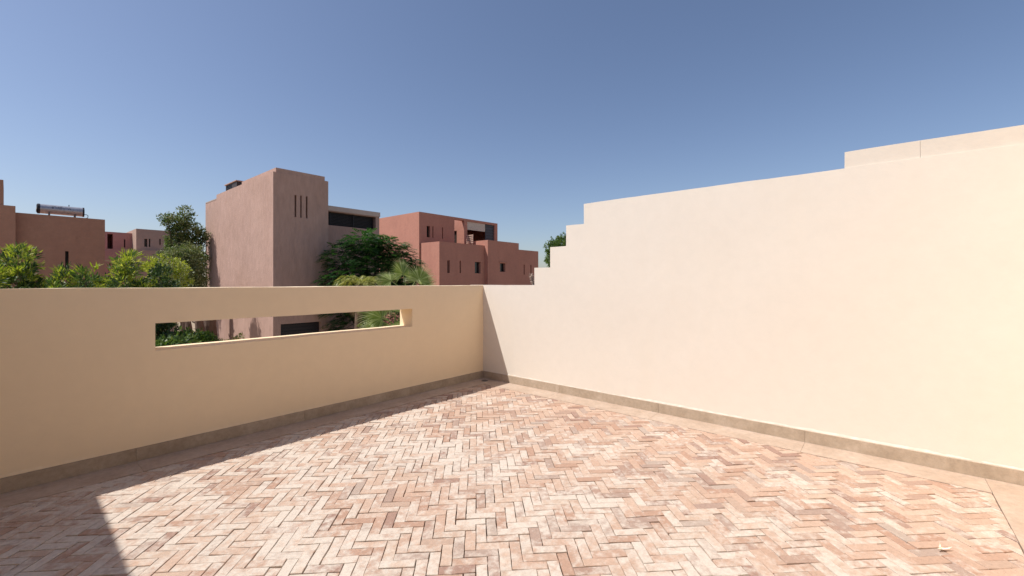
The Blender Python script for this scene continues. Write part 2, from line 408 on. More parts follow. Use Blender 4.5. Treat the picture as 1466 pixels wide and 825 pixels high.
# ------------------------------------------------------------------ the house the terrace belongs to (behind and left of the camera)
hs = thing('terrace_house', 'cream rendered house walls enclosing the near and left sides of the terrace', 'house', (-1.8, -1, 0))
solid('wall', [('+', -1.60, -1.015, -1.2, 6.2, -3.2, 2.5), ('+', -1.60, XW - .002, -1.2, -.86, -3.2, 2.9), ('-', .3, 2.1, -1.3, -.8, .02, 2.15)], CREAM, hs, .007)
for xa in (.3, 1.21):
    d = solid('door', [('+', xa + .01, xa + .88, -1.08, -1.03, .03, 2.14), ('-', xa + .1, xa + .79, -1.1, -1.0, .15, 2.04)], FRAME, hs)
    solid('pane', [(xa + .1, xa + .79, -1.06, -1.05, .15, 2.04)], GLASS, d)
solid('room_wall', [('+', -1.6, XW - .1, -3.4, -1.21, -.02, 2.7), ('-', -1.4, XW - .3, -3.2, -1.2, .0, 2.5)], PALE, hs)
# ------------------------------------------------------------------ small things on the terrace
dr = thing('floor_drain', 'small round metal drain cover in the shaded corner of the terrace', 'drain', (4.08, 3.95, 0))
V, F = tube([(4.08, 3.95, .0015), (4.08, 3.95, .006)], [.047, .044], 24); pyd('rim', V, F, GRATE, dr)
for k in range(5):
    x = 4.08 + (k - 2) * .014; hl = math.sqrt(max(0, .037 ** 2 - (x - 4.08) ** 2))
    solid('grate_slot', [(x - .002, x + .002, 3.95 - hl, 3.95 + hl, .0055, .0072)], BLACK, dr)
def leafscrap(loc, L_, W_, ang, seed):
    rr = random.Random(seed); V, F = [], []
    for i in range(9):
        t = i / 8; w = W_ * math.sin(math.pi * min(1, t * 1.05 + .04)) ** .8 * rr.uniform(.7, 1.2)
        for s in (-1, 0, 1): V.append(((t - .5) * L_, s * w / 2 + .004 * math.sin(t * 5), .003 + abs(s) * w * .45 + .012 * (t - .4) ** 2 * 4 + rr.uniform(0, .002)))
    for i in range(8):
        for s in range(2): F.append((i * 3 + s, i * 3 + s + 1, i * 3 + s + 4, i * 3 + s + 3))
    M = Matrix.Translation(loc) @ Matrix.Rotation(ang, 4, 'Z')
    return [M @ Vector(v) for v in V], F
V, F = leafscrap((2.94, -.24, .002), .075, .018, math.radians(-42), 1)
V2, F2 = leafscrap((2.945, -.225, .006), .03, .008, math.radians(20), 4)
V, F = merge((V, F), (V2, F2))
tag(pyd('dry_leaf', V, F, DRY, None, (2.94, -.24, 0)), 'curled pale dry leaf lying on the sunlit bricks at the near right', 'leaf')
V, F = leafscrap((.107, 3.72, .002), .028, .01, .3, 2)
tag(pyd('dry_leaf', V, F, DRY, None, (.107, 3.72, 0)), 'tiny white leaf scrap on the shaded bricks at the left', 'leaf')
# ------------------------------------------------------------------ ground
gv = [(-3000, -3000, -3.2), (3000, -3000, -3.2), (3000, 3000, -3.2), (-3000, 3000, -3.2)]
gr = pyd('ground', gv, [(0, 1, 2, 3)], GROUND); tag(gr, kind='structure')
# ------------------------------------------------------------------ buildings
def window(parent, x0, x1, y, z0, z1, m=None):
    fr = solid('window', [('+', x0 - .001, x1 + .001, y, y + .05, z0 - .001, z1 + .001)] + ([('-', x0 + .03, x1 - .03, y - .1, y + .03, z0 + .03, z1 - .03)] if x1 - x0 > .12 else []), FRAME, parent)
    if x1 - x0 > .12: solid('pane', [(x0 + .03, x1 - .03, y + .028, y + .04, z0 + .03, z1 - .03)], GLASS, fr)
    return fr
GZ = -3.2
# stair tower
tw = thing('stair_tower_house', 'tall rose brown stucco tower block with three narrow vertical slits near the top', 'building', (7.8, 20, GZ))
T = [('+', 6.75, 8.96, 18, 25, GZ, 5.62), ('+', 6.86, 8.82, 18.03, 21.8, 5.5, 5.80), ('+', 6.80, 8.96, 24.9, 27.0, GZ, 5.44)]
SL = [(7.56, 7.632, 3.93, 4.83), (7.785, 7.845, 3.93, 4.84), (8.01, 8.08, 3.93, 4.84)]
for a, b, c, d in SL: T.append(('-', a, b, 17.9, 18.3, c, d))
T.append(('-', 7.03, 8.66, 17.9, 18.25, -1.5, -.37))
solid('wall', T, TOWER, tw, .025)
for a, b, c, d in SL: window(tw, a, b, 18.24, c, d)
sh = solid('shutter', [(7.031, 8.659, 18.22, 18.27, -1.499, -.371)], LOUV, tw)
for k in range(8): solid('slat', [(7.06, 8.63, 18.19, 18.222, -1.46 + k * .135, -1.38 + k * .135)], LOUV, sh)
solid('roof_trim', [(6.79, 8.9, 25.1, 26.96, 5.42, 5.475)], CONC, tw)
ac = thing('roof_vent_box', 'small dark louvred box on the roof of the tall tower', 'vent box', (7.2, 23.5, 5.62))
solid('housing', [('+', 6.95, 7.5, 22.75, 24.3, 5.62, 6.0), ('-', 6.9, 7.0, 23.4, 24.2, 5.68, 5.95)], FRAME, ac, .01)
solid('lid', [(6.9, 7.55, 22.7, 24.35, 6.0, 6.04)], TOWER, ac, .01)
for k in range(4): solid('louvre_slat', [(6.96, 6.985, 23.41, 24.19, 5.70 + k * .065, 5.73 + k * .065)], BLACK, ac)
# louvred volume right of the tower
lv = thing('louvred_house', 'flat roofed house wing with a wide dark louvred band behind the tower', 'building', (10.8, 22, GZ))
solid('wall', [('+', 8.97, 12.71, 20, 25.5, GZ, 4.72), ('-', 8.98, 12.5, 19.9, 20.35, 4.02, 4.68)], TOWER, lv, .02)
solid('roof_slab', [(8.97, 12.74, 19.96, 25.5, 4.722, 4.95)], PALE, lv, .02)
solid('louvre_frame', [(8.98, 12.5, 20.3, 20.34, 4.02, 4.68)], BLACK, lv)
for k in range(9): solid('louvre_slat', [(8.985, 12.49, 20.2, 20.27, 4.05 + k * .07, 4.075 + k * .07)], LOUV, lv)
for x in (10.1, 11.3): solid('louvre_post', [(x, x + .04, 20.15, 20.195, 4.021, 4.679)], LOUV, lv)
# red complex
rd = thing('terracotta_house', 'terracotta stucco house with stepped terrace blocks and an open loggia at the top', 'building', (23, 26, GZ))
R = [('+', 19.87, 28.5, 26, 36, GZ, 6.53), ('-', 23.36, 24.43, 25.9, 28.6, 4.3, 6.35), ('-', 23.1, 24.43, 26.3, 28.6, 4.3, 7), ('-', 24.78, 28.11, 25.9, 28.8, 4.4, 6.33),
     ('-', 24.45, 24.6, 26.6, 28.2, 4.3, 5.65)]
mw = [(20.58, 20.90, 4.69, 5.55), (21.12, 21.22, 4.68, 5.57), (22.07, 22.18, 4.69, 5.58)]
for a, b, c, d in mw: R.append(('-', a, b, 25.9, 26.25, c, d))
R.append(('-', 24.1, 24.62, 26.9, 27.9, 4.3, 5.6))
solid('wall', R, RED, rd, .02)
for a, b, c, d in mw: window(rd, a, b, 26.2, c, d)
solid('door', [(24.60, 24.62, 26.9, 27.9, 4.3, 5.6)], FRAME, rd)
ll = solid('blind', [(24.79, 26.95, 26.05, 26.09, 5.66, 6.325)], BLIND, rd)
scn = solid('metal_screen', [('+', 27.04, 28.105, 26.1, 26.16, 4.4, 6.325), ('-', 27.1, 28.05, 26.0, 26.2, 4.46, 6.26)], SCREEN, rd)
solid('mesh_panel', [(27.1, 28.05, 26.12, 26.14, 4.46, 6.26)], SCREEN, scn)
for k in range(7): solid('screen_bar', [(27.1, 28.05, 26.105, 26.119, 4.6 + k * .25, 4.64 + k * .25)], FRAME, scn)
B1 = [('+', 20.0, 24.62, 23.85, 25.998, GZ, 4.20), ('-', 20.25, 24.6, 24.1, 25.998, 3.3, 5)]
b1w = [(20.75, 20.98, 1.96, 2.88), (21.95, 22.09, 1.97, 2.90), (23.54, 24.17, 1.98, 2.87)]
for a, b, c, d in b1w: B1.append(('-', a, b, 23.8, 24.1, c, d))
lo = solid('terrace_block', B1, RED, rd, .02)
for a, b, c, d in b1w: window(lo, a, b, 24.05, c, d)
B2 = [('+', 24.62, 28.46, 23.5, 25.997, GZ, 4.62), ('-', 24.87, 28.2, 23.75, 25.997, 3.4, 5), ('-', 26.06, 26.72, 23.4, 23.75, 2.14, 2.84), ('+', 25.95, 26.95, 23.44, 23.5, 2.9, 2.96)]
b2 = solid('terrace_block', B2, RED, rd, .02); window(b2, 26.06, 26.72, 23.7, 2.14, 2.84)
B3 = [('+', 28.46, 31.7, 23.85, 29, GZ, 4.12)]
b3w = [(29.56, 29.72, 1.95, 2.84), (30.52, 30.68, 2.0, 2.82)]
for a, b, c, d in b3w: B3.append(('-', a, b, 23.8, 24.15, c, d))
b3 = solid('terrace_block', B3, RED, rd, .02)
for a, b, c, d in b3w: window(b3, a, b, 24.1, c, d)
ws = thing('slatted_screen', 'sunlit slatted wooden screen beside the loggia on the terracotta terrace', 'screen', (24.4, 25.3, 3.3))
for k in range(5): solid('slat', [(24.42, 24.46, 24.95, 25.72, 4.45 + k * .15, 4.53 + k * .15)], WOOD, ws, .005)
for y in (25.05, 25.6): solid('post', [(24.462, 24.51, y, y + .06, 3.3, 5.15)], WOOD, ws)
# brown house at the left with the water heater
bh = thing('brown_house', 'plain brown stucco house at the left carrying a solar water tank', 'building', (1, 28, GZ))
solid('wall', [('+', .24, 2.95, 27.2, 36, GZ, 4.18), ('-', .45, 2.75, 27.4, 35.8, 3.75, 5), ('-', 1.67, 1.78, 27.1, 27.5, 1.85, 2.66), ('-', 2.01, 2.07, 27.1, 27.22, 3.25, 3.29)], BROWN, bh, .02)
window(bh, 1.67, 1.78, 27.42, 1.85, 2.66)
solid('stair_block', [('+', -6.0, .239, 26.9, 36, GZ, 4.41), ('+', -6.0, -.08, 26.95, 30, 4.3, 5.43)], BROWN, bh, .02)
tk = thing('solar_water_tank', 'horizontal silver solar water tank with black end caps on the brown roof', 'water heater', (1.6, 28, 3.75))
ax0, ax1, ty_, tz_, tr = .92, 2.28, 28.0, 4.52, .205
V, F = tube([(ax0, ty_, tz_), (ax0 + .01, ty_, tz_), (ax1 - .01, ty_, tz_), (ax1, ty_, tz_)], [tr * .97, tr, tr, tr * .97], 32); pyd('tank', V, F, STEEL, tk, smooth=False)
for a, b in ((ax0 - .07, ax0 + .03), (ax1 - .03, ax1 + .05)):
    V, F = tube([(a, ty_, tz_), (a + .03, ty_, tz_), (b - .001, ty_, tz_), (b, ty_, tz_)], [tr * .86, tr + .012, tr + .012, tr * .99], 32); pyd('end_cap', V, F, BLACK, tk)
V, F = tube([(ax0 - .085, ty_ - .02, tz_ - .05), (ax0 - .069, ty_ - .02, tz_ - .05)], [.07, .08], 20); pyd('valve_plate', V, F, BLIND, tk)
V, F = tube([(ax0 - .09, ty_ - .03, tz_ - .12), (ax0 - .05, ty_ - .03, tz_ - .12)], [.03, .03], 12); pyd('valve', V, F, BLIND, tk)
V, F = tube([(ax1 + .04, ty_, tz_ - .1), (ax1 + .14, ty_, tz_ - .1), (ax1 + .18, ty_, tz_ - .14), (ax1 + .17, ty_, tz_ - .24), (ax1 + .08, ty_, tz_ - .27)], [.014] * 5, 8); pyd('pipe', V, F, PIPE, tk)
for x in (1.2, 2.0):
    solid('cradle', [('+', x, x + .05, ty_ - .19, ty_ + .19, tz_ - .26, tz_ - .15)], PIPE, tk)
    for y in (-.17, .14): solid('leg', [(x + .008, x + .042, ty_ + y, ty_ + y + .03, 3.75, tz_ - .261)], PIPE, tk)
V, F = tube([(1.84, ty_, tz_ + tr), (1.84, ty_, tz_ + tr + .07)], [.012, .018], 8); pyd('relief_valve', V, F, BLACK, tk)
# the illegible dark logo printed across the casing
def onTank(x0, x1, a0, a1):
    V = []; n = 4
    for i in range(n + 1):
        a = math.radians(a0 + (a1 - a0) * i / n)
        for x in (x0, x1): V.append((x, ty_ - math.cos(a) * (tr + .002), tz_ + math.sin(a) * (tr + .002)))
    return V, [(2 * i, 2 * i + 1, 2 * i + 3, 2 * i + 2) for i in range(n)]
lg = [onTank(1.31, 1.345, 8, 24), onTank(1.345, 1.36, 11, 20), onTank(1.31, 1.44, 33, 37), onTank(1.40, 1.46, 17, 21), onTank(1.48, 1.50, 15, 36), onTank(1.50, 1.60, 31, 35), onTank(1.53, 1.63, 18, 22), onTank(1.55, 1.62, 38, 42),
      onTank(1.66, 1.68, 6, 26), onTank(1.70, 1.80, 32, 35), onTank(1.81, 1.83, 12, 22), onTank(1.83, 1.87, 20, 24), onTank(1.87, 1.885, 10, 22), onTank(1.51, 1.62, 4, 6)]
V, F = merge(*lg); pyd('logo', V, F, BLACK, tk)
# far rose and tan house
fh = thing('rose_and_tan_house', 'distant low house in rose and tan stucco with small slit windows', 'building', (6, 41, GZ))
FR = [('+', 4.15, 5.95, 41.5, 48, GZ, 4.86), ('-', 4.62, 4.92, 41.4, 43, 3.62, 4.72)]
fw = [(5.50, 5.58, 3.80, 4.38), (6.0 - .13, 5.95, 3.8, 4.4)]
FR.append(('-', 5.50, 5.58, 41.4, 41.8, 3.8, 4.38))
a1 = solid('wall', FR, PINK, fh, .02); window(a1, 5.50, 5.58, 41.75, 3.8, 4.38)
FT = [('+', 5.951, 8.05, 40, 48, GZ, 5.08)]
tw_ = [(6.39, 6.56, 3.83, 4.40), (6.65, 6.73, 3.84, 4.42), (7.24, 7.32, 4.02, 4.46)]
for a, b, c, d in tw_: FT.append(('-', a, b, 39.9, 40.3, c, d))
a2 = solid('upper_block', FT, TAN, fh, .02)
for a, b, c, d in tw_: window(a2, a, b, 40.25, c, d)
a3 = solid('rose_block', [('+', 4.1, 5.20, 39.2, 41.499, GZ, 3.53), ('-', 4.46, 4.52, 39.1, 39.4, 2.1, 2.6)], PINK, fh, .02); window(a3, 4.46, 4.52, 39.35, 2.1, 2.6)
lw = [(5.52, 5.61, 2.08, 2.65), (6.17, 6.27, 2.04, 2.67)]
a4 = solid('lower_block', [('+', 5.201, 7.3, 39.3, 39.999, GZ, 3.56)] + [('-', a, b, 39.2, 39.5, c, d) for a, b, c, d in lw], TAN, fh, .02)
for a, b, c, d in lw: window(a4, a, b, 39.45, c, d)
gw = thing('garden_wall', 'pale rendered garden wall glimpsed through the slot behind the shrubs', 'wall', (2, 32, GZ))
solid('wall', [(-8, 6.6, 32, 32.25, GZ, -.95)], PALE, gw, .02); solid('coping', [(-8, 6.6, 31.96, 32.29, -.949, -.9)], CONC, gw, .01)

# ------------------------------------------------------------------ vegetation
RS = np.random.RandomState(11)
def rand_dirs(n, up=0.0):
    v = RS.normal(size=(n, 3)); v[:, 2] += up; return v / np.linalg.norm(v, axis=1, keepdims=True)
def leaves(P, D, Ln, Wd, fold=.25, droop=0.0):
    """lens shaped folded leaves: 6 verts, 4 tris->2 quads each. P base points, D directions"""
    n = len(P); Z = rand_dirs(n) ; Sd = np.cross(D, Z); Sd /= np.maximum(1e-6, np.linalg.norm(Sd, axis=1, keepdims=True))
    Nn = np.cross(Sd, D)
    Ln = np.broadcast_to(np.asarray(Ln), (n,))[:, None]; Wd = np.broadcast_to(np.asarray(Wd), (n,))[:, None]
    b = P; t = P + D * Ln; t = t.copy(); t[:, 2] -= droop * Ln[:, 0]
    m1 = P + D * Ln * .45 + Sd * Wd * .5 + Nn * Wd * fold; m2 = P + D * Ln * .45 - Sd * Wd * .5 + Nn * Wd * fold
    V = np.stack([b, m1, t, m2], 1).reshape(-1, 3)
    i = np.arange(n)[:, None] * 4
    F = np.concatenate([i + 0, i + 1, i + 2, i + 3], 1)
    return V, F
def blobs_points(blobs, n, shell=.55):
    vol = np.array([b[3] * b[4] * b[5] for b in blobs]) ** .67; vol /= vol.sum()
    idx = RS.choice(len(blobs), n, p=vol); B = np.array(blobs)[idx]
    d = rand_dirs(n); r = shell + (1 - shell) * RS.rand(n) ** .6
    wob = 1 + .16 * np.sin(d[:, 0] * 7 + idx * 2.1) * np.cos(d[:, 2] * 6 + idx)
    P = B[:, :3] + d * B[:, 3:6] * (r * wob)[:, None]
    return P, d
def np_mesh(name, V, F, mats, parent, mi=None, loc=None):
    me = bpy.data.meshes.new(name); nv, nf, k = len(V), len(F), F.shape[1]
    me.vertices.add(nv); me.vertices.foreach_set('co', V.astype(np.float32).ravel())
    me.loops.add(nf * k); me.loops.foreach_set('vertex_index', F.astype(np.int32).ravel())
    me.polygons.add(nf); me.polygons.foreach_set('loop_start', np.arange(0, nf * k, k, dtype=np.int32))
    for m in mats: me.materials.append(m)
    if mi is not None: me.polygons.foreach_set('material_index', mi.astype(np.int32))
    me.update(calc_edges=True); me.validate()
    return link(name, me, mats, parent, loc)
def limbs(base, blobs, r0, mtl, parent, name='trunk', fork=.45, n=8, extra=0):
    base = Vector(base); parts = []
    cx = sum(b[0] for b in blobs) / len(blobs); cy = sum(b[1] for b in blobs) / len(blobs); zt = max(b[2] for b in blobs)
    fk = base.lerp(Vector((cx, cy, zt)), fork)
    parts.append(tube([base, base.lerp(fk, .5) + Vector((r0 * .4, -r0 * .3, 0)), fk], [r0, r0 * .82, r0 * .65], n))
    for b in blobs:
        c = Vector(b[:3]); mid = fk.lerp(c, .5) + Vector((random.uniform(-.1, .1), random.uniform(-.1, .1), -.05))
        parts.append(tube([fk - Vector((0, 0, r0 * .3)), mid, c], [r0 * .45, r0 * .3, r0 * .12], 6))
        for _ in range(extra):
            d = Vector((random.gauss(0, 1), random.gauss(0, 1), random.gauss(.3, .7))).normalized()
            parts.append(tube([mid.lerp(c, random.random()), c + Vector((d.x * b[3], d.y * b[4], d.z * b[5])) * .85], [r0 * .12, r0 * .03], 4))
    V, F = merge(*parts); return pyd(name, V, F, mtl, parent)
def leafy(name, label, cat, base, blobs, clusters, per, Ln, Wd, mats, crad=.12, up=.4, newfrac=.0, r0=.05, group=None, bark=BARK, shell=.55, fork=.3, crown='crown', extra=3):
    t = thing(name, label, cat, base, group)
    limbs(base, blobs, r0, bark, t, 'trunk' if r0 > .06 else 'stem', fork, extra=extra)
    P, d = blobs_points(blobs, clusters, shell)
    n = clusters * per
    cp = np.repeat(P, per, 0); cd = np.repeat(d, per, 0)
    D = rand_dirs(n) + cd * .7; D[:, 2] += up; D /= np.linalg.norm(D, axis=1, keepdims=True)
    off = rand_dirs(n) * (crad * RS.rand(n) ** .5)[:, None]
    V, F = leaves(cp + off, D, Ln * RS.uniform(.6, 1.25, n), Wd * RS.uniform(.7, 1.2, n))
    ztop = np.quantile(P[:, 2], .8); zb = np.quantile(P[:, 2], .3)
    pr = np.clip((P[:, 2] - zb) / (ztop - zb), 0, 1) * newfrac * (d[:, 2] > -.2)
    cm = (RS.rand(clusters) < pr).astype(int)
    if len(mats) > 2: cm = np.where((cm == 0) & (RS.rand(clusters) < .4), 2, cm)
    mi = np.repeat(cm, per)
    np_mesh(crown, V, F, mats, t, mi)
    return t
# shrubs along the left, standing behind the parapet (long narrow leaves, yellow tips)
def shrub(label, x, y, top, w, ncl, newf, mats=None, Ln=.15, Wd=.028, seed=0, peaks=None):
    rr = random.Random(seed); bl = []
    for k in range(7):
        hz = top - .25 - k * .32
        bl.append((x + rr.uniform(-.35, .35) * w * (1 - .5 * (k == 0)), y + rr.uniform(-.3, .3), hz, w * rr.uniform(.35, .6) * (.5 + .12 * k if k < 4 else 1), .5, .34))
    return leafy('garden_shrub', label, 'shrub', (x, y, GZ), bl, ncl, 12, Ln, Wd, mats or [L_MID, L_NEW, L_DARK], .07, .6, newf, .05, 'shrubs behind the parapet', crown='foliage', shell=.35)
shrub('tall green shrub with yellow tips left of the brown house window slit', .30, 13.4, 1.93, .95, 620, .55, seed=1)
shrub('low leafy shrub at the far left edge behind the parapet', -.35, 12.6, 1.50, .9, 420, .35, seed=2)
shrub('yellow tipped shrub under the brown house window slit', 1.15, 12.6, 1.56, .8, 420, .6, seed=3)
shrub('bright shrub with upright yellow shoots before the brown house corner', 1.75, 12.6, 1.90, .75, 480, .6, seed=4)
shrub('dark rounded bush below the distant rose house', 2.25, 12.4, 1.64, .62, 520, 0.0, [L_DARK, L_MID], .08, .035, seed=5)
shrub('yellowish low foliage between the two tall shrubs at the left', .72, 12.9, 1.52, .7, 350, .35, seed=6)
# thin wispy dry shrub
leafy('wispy_shrub', 'thin dry twiggy shrub in front of the distant tan house', 'shrub', (2.95, 14.6, GZ), [(2.9, 14.6, 1.55, .35, .3, .35), (2.85, 14.5, 1.95, .15, .2, .45), (3.1, 14.6, 1.0, .4, .3, .5)], 150, 6, .05, .02, [L_OLIVE], .1, .5, 0, .04, extra=9, crown='foliage')
leafy('bright_bush', 'bright lime green bush between the distant house and the tower', 'bush', (3.35, 17.6, GZ), [(3.15, 17.6, 1.75, .42, .4, .38), (3.55, 17.6, 1.72, .42, .4, .32), (3.4, 17.5, 1.2, .6, .4, .5), (3.3, 17.5, .4, .6, .4, .6)], 620, 10, .11, .03, [L_NEW, L_NEW], .09, .7, 0, .05, crown='foliage', shell=.3)
leafy('olive_tree', 'grey green small leaved tree beside the tower wall', 'tree', (4.6, 21.0, GZ), [(4.25, 21.0, 2.25, .55, .5, .40), (4.75, 21.0, 2.35, .5, .5, .5), (4.4, 20.8, 1.6, .75, .6, .6), (4.9, 21.1, 1.5, .5, .6, .7), (4.6, 20.8, .8, .8, .6, .5), (4.95, 21.3, 2.1, .3, .4, .5)], 1500, 9, .09, .045, [L_OLIVE, L_MID], .12, .3, .15, .10, shell=.35)
leafy('tall_tree', 'tall slender dark green tree rising above the roofs left of the tower', 'tree', (5.75, 26.5, GZ), [(5.75, 26.3, 4.55, .38, .45, .5), (5.38, 26.2, 4.1, .5, .5, .38), (5.05, 26.1, 4.35, .34, .4, .25), (5.9, 26.4, 3.8, .7, .6, .6), (6.3, 26.2, 3.5, .42, .4, .6), (5.55, 26.2, 3.1, .65, .6, .55), (5.4, 26.2, 3.3, .45, .5, .5), (5.3, 26.0, 2.6, .5, .5, .5), (6.1, 26.2, 2.4, .65, .6, .7), (5.7, 26.2, 1.4, .8, .6, .8), (6.2, 26.2, .5, .6, .6, .8)], 1500, 9, .12, .055, [L_MID, L_OLIVE, L_DARK], .15, .2, .8, .16, shell=.35)
leafy('dark_conifer_tip', 'narrow dark spire of a conifer beside the tall tree', 'tree', (6.15, 27.4, GZ), [(6.13, 27.4, 4.5 - k * .45, .07 + k * .035, .07 + k * .035, .32) for k in range(7)], 260, 8, .09, .03, [L_DARK], .05, 1.2, 0, .07, crown='crown')
leafy('garden_shrub', 'glossy green shrub seen at the left end of the slot', 'shrub', (2.1, 10.9, GZ), [(1.85, 10.9, -.12, .40, .5, .30), (2.3, 11.0, -.05, .36, .5, .30), (2.1, 10.8, -.5, .6, .5, .45), (1.6, 10.9, -.4, .4, .5, .5)], 520, 9, .10, .045, [L_DARK, L_MID], .1, .5, .6, .05, 'shrubs seen through the slot', crown='foliage', shell=.3)
leafy('garden_shrub', 'bright green hedge shrub in the middle of the slot view', 'shrub', (2.8, 12.0, GZ), [(2.68, 12.1, -.05, .30, .4, .25), (2.95, 12.1, -.12, .28, .4, .22), (2.8, 12.0, -.5, .5, .5, .45)], 520, 9, .08, .04, [L_SPEC, L_NEW], .1, .5, .25, .05, 'shrubs seen through the slot', crown='foliage', shell=.3)
leafy('garden_shrub', 'yellow and red tinged shrub at the foot of the tower', 'shrub', (3.2, 12.1, GZ), [(3.1, 12.1, -.20, .26, .4, .20), (3.35, 12.05, -.30, .26, .4, .18), (3.2, 12.0, -.6, .4, .5, .4)], 420, 8, .07, .03, [L_VAR, L_SPEC], .1, .5, .3, .05, 'shrubs seen through the slot', crown='foliage', shell=.3)
leafy('garden_shrub', 'sparse sprig of reddish shrub against the pale tower base', 'shrub', (3.65, 12.0, GZ), [(3.58, 11.95, -.20, .16, .2, .12), (3.68, 11.9, -.05, .07, .1, .10), (3.6, 11.9, -.5, .25, .3, .25)], 150, 7, .06, .03, [L_VAR], .07, .7, 0, .04, 'shrubs seen through the slot', crown='foliage', shell=.3)
leafy('backdrop_tree', 'shadowy green tree behind the slot shrubs at the left', 'tree', (1.7, 20, GZ), [(1.2, 20, .2, 1.0, .8, .9), (2.3, 20.2, .1, 1.0, .8, .8), (1.8, 20, 1.0, 1.0, .8, .5), (3.0, 20, -.4, .7, .7, .6)], 700, 9, .14, .05, [L_DARK, L_MID], .2, .2, .3, .1, shell=.3)
leafy('flower_sprig', 'small pale flowering sprig at the foot of the slot view', 'plant', (7.0, 11.9, GZ), [(6.9, 11.9, -.02, .12, .1, .08), (7.15, 11.9, .02, .06, .06, .12), (7.3, 11.9, -.05, .1, .1, .06)], 40, 5, .045, .03, [L_PALM], .04, .8, 0, .03, crown='foliage', extra=4)
# thick bare trunks left of the tower, seen through the slot
for i, (x, y, r) in enumerate(((5.05, 22.6, .13), (5.55, 22.9, .17), (6.05, 23.3, .26))):
    t = thing('bare_trunk', ['thin grey bare trunk, leftmost beside the tower base', 'middle grey bare trunk beside the tower base', 'thickest dark bare trunk nearest the tower base'][i], 'tree trunk', (x, y, GZ), 'bare trunks left of the tower')
    P = [Vector((x + .04 * math.sin(k * 1.7 + i), y + .03 * math.cos(k * 2.1), GZ + k * .5)) for k in range(9)]
    V, F = tube(P, [r * (1.15 - .04 * k) * (1 + .06 * math.sin(k * 3)) for k in range(9)], 12); pyd('trunk', V, F, BARK, t)
    for k in range(6):
        a = random.uniform(0, 6.28); z = GZ + 1.4 + k * .4; b = Vector((x, y, z)); d = Vector((math.cos(a), math.sin(a), .55))
        V, F = tube([b, b + d * (r + .12)], [.045, .03], 6); pyd('stub', V, F, BARK, t)

# feathery fronds ---------------------------------------------------------
def frond_field(base, dirs, lens, npin, pl, pw, sag, angle=65):
    """compound leaves: returns V,F of all pinnae; base (n,3), dirs (n,3)"""
    n = len(base); Z = np.tile(np.array([0, 0, 1.0]), (n, 1)) + RS.normal(size=(n, 3)) * .18
    Sd = np.cross(dirs, Z); Sd /= np.linalg.norm(Sd, axis=1, keepdims=True)
    allV = []
    for k in range(npin):
        t = (k + 1) / npin
        c = base + dirs * (lens * t)[:, None]; c = c.copy(); c[:, 2] -= sag * lens * t * t
        l = pl * math.sin(math.pi * (.12 + .8 * t)) ** .7
        for s in (-1, 1):
            d = Sd * s * math.sin(math.radians(angle)) + dirs * math.cos(math.radians(angle)); d = d + RS.normal(size=(n, 3)) * .12
            d[:, 2] -= .12; d /= np.linalg.norm(d, axis=1, keepdims=True)
            w = dirs * (pw / 2)
            allV.append(np.stack([c - w * .4, c + d * l * .5 - w, c + d * l, c + d * l * .5 + w], 1))
    V = np.concatenate(allV, 0).reshape(-1, 3); m = len(V) // 4; F = np.arange(m * 4).reshape(m, 4)
    return V, F
ac_ = thing('flame_tree', 'dark green feathery spreading tree between the tower and the terracotta house', 'tree', (10.4, 17.5, GZ))
ab = [(9.9, 16.6, 2.95, .95, .9, .5), (10.9, 16.6, 2.75, 1.0, .9, .5), (9.2, 17.2, 2.3, .7, .7, .6), (10.2, 16.2, 2.2, 1.1, .8, .55), (11.4, 16.5, 2.1, .95, .9, .5), (9.3, 16.6, 1.5, .85, .8, .55), (10.5, 16.2, 1.3, 1.2, .8, .55),
      (8.55, 17.1, 1.35, .32, .4, .35), (11.5, 16.4, 1.3, .75, .8, .6), (10.3, 16.8, .4, 1.5, .9, .6), (12.0, 16.8, 1.9, .5, .6, .35), (9.0, 17.4, .5, .6, .5, .6), (9.9, 17.3, -.6, 1.1, .7, .8), (11.6, 17.2, -.5, 1.3, .8, .9)]
limbs((10.4, 17.5, GZ), ab, .16, BARK, ac_, 'trunk', .35, extra=2)
P, d = blobs_points(ab, 5000, .25)
D = d.copy(); D[:, 2] *= .25; D += RS.normal(size=D.shape) * .35; D[:, 2] = D[:, 2] * .4 + .08; D /= np.linalg.norm(D, axis=1, keepdims=True)
V, F = frond_field(P, D, RS.uniform(.28, .5, len(P)), 11, .13, .045, .35)
np_mesh('crown', V, F, [L_ACAC], ac_)
# far right tree over the stepped wall
leafy('distant_tree', 'distant leafy green tree rising behind the steps of the cream wall', 'tree', (35.6, 24.2, GZ), [(35.2, 24.2, 4.6, 1.2, 1.2, .9), (36.4, 24.2, 5.1, 1.5, 1.2, .9), (34.9, 24.2, 3.4, .9, 1.0, 1.0), (36.0, 24.2, 3.5, 1.6, 1.2, 1.1), (38, 24, 4.6, 1.5, 1.2, 1.3), (35.4, 24.2, 2.0, 1.2, 1.0, .9)], 1300, 9, .22, .11, [L_MID, L_DARK], .22, .3, .3, .22, shell=.4)
